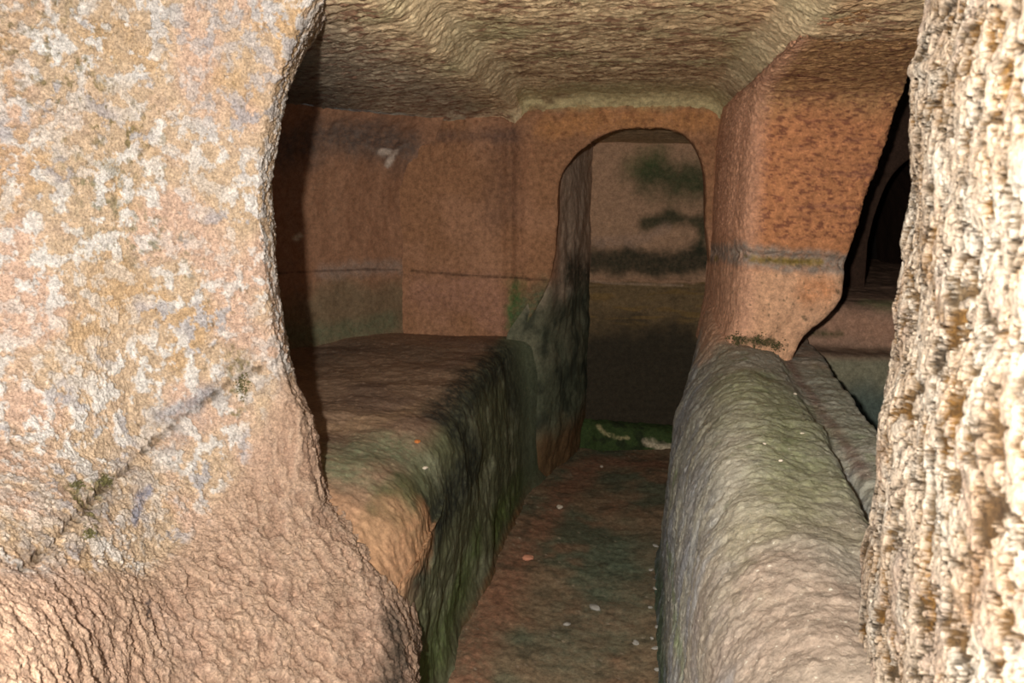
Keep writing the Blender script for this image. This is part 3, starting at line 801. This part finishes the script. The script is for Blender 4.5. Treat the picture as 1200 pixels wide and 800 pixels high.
def plain(name, col, rough=.85):
    m = bpy.data.materials.new(name); m.use_nodes = True
    nt = m.node_tree; b = nt.nodes['Principled BSDF']
    n = nt.nodes.new('ShaderNodeTexNoise'); n.inputs['Scale'].default_value = 300; n.inputs['Detail'].default_value = 4
    r = nt.nodes.new('ShaderNodeValToRGB')
    r.color_ramp.elements[0].color = (*(col * .6), 1); r.color_ramp.elements[1].color = (*np.minimum(col * 1.25, 1), 1)
    nt.links.new(n.outputs['Fac'], r.inputs['Fac']); nt.links.new(r.outputs['Color'], b.inputs['Base Color'])
    b.inputs['Roughness'].default_value = rough
    return m


M_peb = {'white': plain('pale_pebble', c(205, 190, 170)), 'pink': plain('pink_pebble', c(208, 142, 112)), 'orange': plain('orange_pebble', c(196, 118, 58)), 'grey': plain('grey_pebble', c(158, 152, 142))}
rnd = random.Random(4)
import bmesh


def pebble(px, py, size_px, col, label, group=None, name='pebble', flat=.6):
    loc, nor = drop(px, py)
    r = size_px / FPX * (loc - Vector(CAM)).length * .5
    bm = bmesh.new()
    bmesh.ops.create_icosphere(bm, subdivisions=2, radius=1)
    ang = rnd.uniform(0, 6.28); s = rnd.uniform(1.2, 1.6)
    sd = rnd.randrange(50)
    q = np.array([v.co[:] for v in bm.verts])
    k = 1 + .35 * perlin(q * 1.3, sd)
    for v, kk in zip(bm.verts, k):
        v.co = v.co * kk
        x, y, z = v.co.x * s * r, v.co.y * r, v.co.z * r * flat
        v.co = (x * math.cos(ang) - y * math.sin(ang), x * math.sin(ang) + y * math.cos(ang), z)
    me = bpy.data.meshes.new(name); bm.to_mesh(me); bm.free()
    me.materials.append(M_peb[col])
    o = bpy.data.objects.new(name, me); COL.objects.link(o)
    o.location = loc + Vector((0, 0, r * flat * .55))
    tag(o, label, 'pebble', group)
    return o


pebble(656, 595, 7, 'white', 'round whitish pebble on the passage floor near its left edge, farthest of the loose ones', 'loose pebbles on the passage floor')
pebble(619, 655, 10, 'pink', 'flat pinkish stone chip by the left edge of the passage floor', 'loose pebbles on the passage floor')
pebble(697, 713, 9, 'grey', 'grey-white stone in the middle of the passage floor', 'loose pebbles on the passage floor')
pebble(664, 732, 6, 'grey', 'small dull grey pebble left of the grey-white stone on the passage floor', 'loose pebbles on the passage floor')
pebble(745, 754, 7, 'grey', 'small grey pebble at the lower end of the passage floor, toward the parapet', 'loose pebbles on the passage floor')
pebble(705, 547, 4, 'white', 'tiny white pebble in front of the mossy stone sill', 'loose pebbles on the passage floor')
pebble(489, 518, 7, 'orange', 'orange pebble lying near the edge of the left bench', 'pebbles on the bench')
pebble(498, 549, 6, 'white', 'cream pebble at the brink of the left bench, just below the orange one', 'pebbles on the bench')
for px, py, s in [(768, 640, 5), (763, 668, 4), (768, 690, 5), (762, 712, 4), (770, 735, 5), (768, 760, 5), (770, 785, 5), (764, 748, 4)]:
    pebble(px, py, s, 'grey', 'tiny pale crumb of stone lying on the floor along the foot of the parapet', 'stone crumbs along the parapet foot', 'stone_crumb')
for px, py, s in [(932, 462, 4), (915, 540, 4), (940, 508, 3), (896, 520, 3)]:
    pebble(px, py, s, 'white', 'tiny white grit grain lying on top of the parapet', 'grit on the parapet top', 'stone_crumb')

M_moss = plain('dark_moss', c(84, 78, 42), .95)


def moss(cx, cy, wpx, hpx, n, label, group):
    """a tuft of short leaflets rooted in the rock"""
    V, Fc = [], []
    base = drop(cx, cy)[0]
    for _ in range(n):
        x, y = cx + rnd.gauss(0, wpx / 2.6), cy + rnd.gauss(0, hpx / 2.6)
        p, nn = drop(x, y)
        if (p - base).length > .12: continue
        if nn.dot(Vector(CAM) - p) < 0: nn = -nn
        k = (p - Vector(CAM)).length / FPX
        t = (nn + Vector((rnd.uniform(-.8, .8), rnd.uniform(-.8, .8), rnd.uniform(-.4, .8)))).normalized()
        sd = t.cross(Vector((rnd.uniform(-1, 1), rnd.uniform(-1, 1), .3))).normalized()
        L, W = k * rnd.uniform(1.8, 3.8), k * rnd.uniform(.6, 1.1)
        q = p - nn * k * .4
        i = len(V)
        th = nn * W * .4
        V += [q - sd * W, q + sd * W, q + t * L * .6 + sd * W * .8 + th, q + t * L, q + t * L * .6 - sd * W * .8 + th]
        Fc += [(i, i + 1, i + 2), (i, i + 2, i + 4), (i + 4, i + 2, i + 3)]
    me = bpy.data.meshes.new('moss_tuft')
    me.from_pydata([tuple(v - base) for v in V], [], Fc)
    me.materials.append(M_moss)
    o = bpy.data.objects.new('moss_tuft', me); COL.objects.link(o)
    o.location = base
    return tag(o, label, 'moss', group, 'stuff')


G1 = 'moss tufts along the foot of the pillar'
moss(866, 397, 14, 8, 170, 'dark moss tuft at the left end of the pillar foot', G1)
moss(890, 399, 14, 9, 170, 'dark moss tuft at the middle of the pillar foot', G1)
moss(910, 405, 12, 8, 130, 'dark moss tuft at the right end of the pillar foot', G1)
G2 = 'moss growing in the cracks of the pale jamb'
moss(123, 563, 9, 8, 200, 'olive moss clump in the diagonal crack of the pale jamb, toward its lower end', G2)
moss(104, 625, 9, 9, 130, 'small olive moss patch under the diagonal crack, lowest on the pale jamb', G2)
moss(284, 452, 10, 18, 170, 'thin olive moss under the crack near the inner edge of the pale jamb', G2)
moss(90, 568, 10, 7, 110, 'faint olive moss just above the diagonal crack, farthest left on the pale jamb', G2)
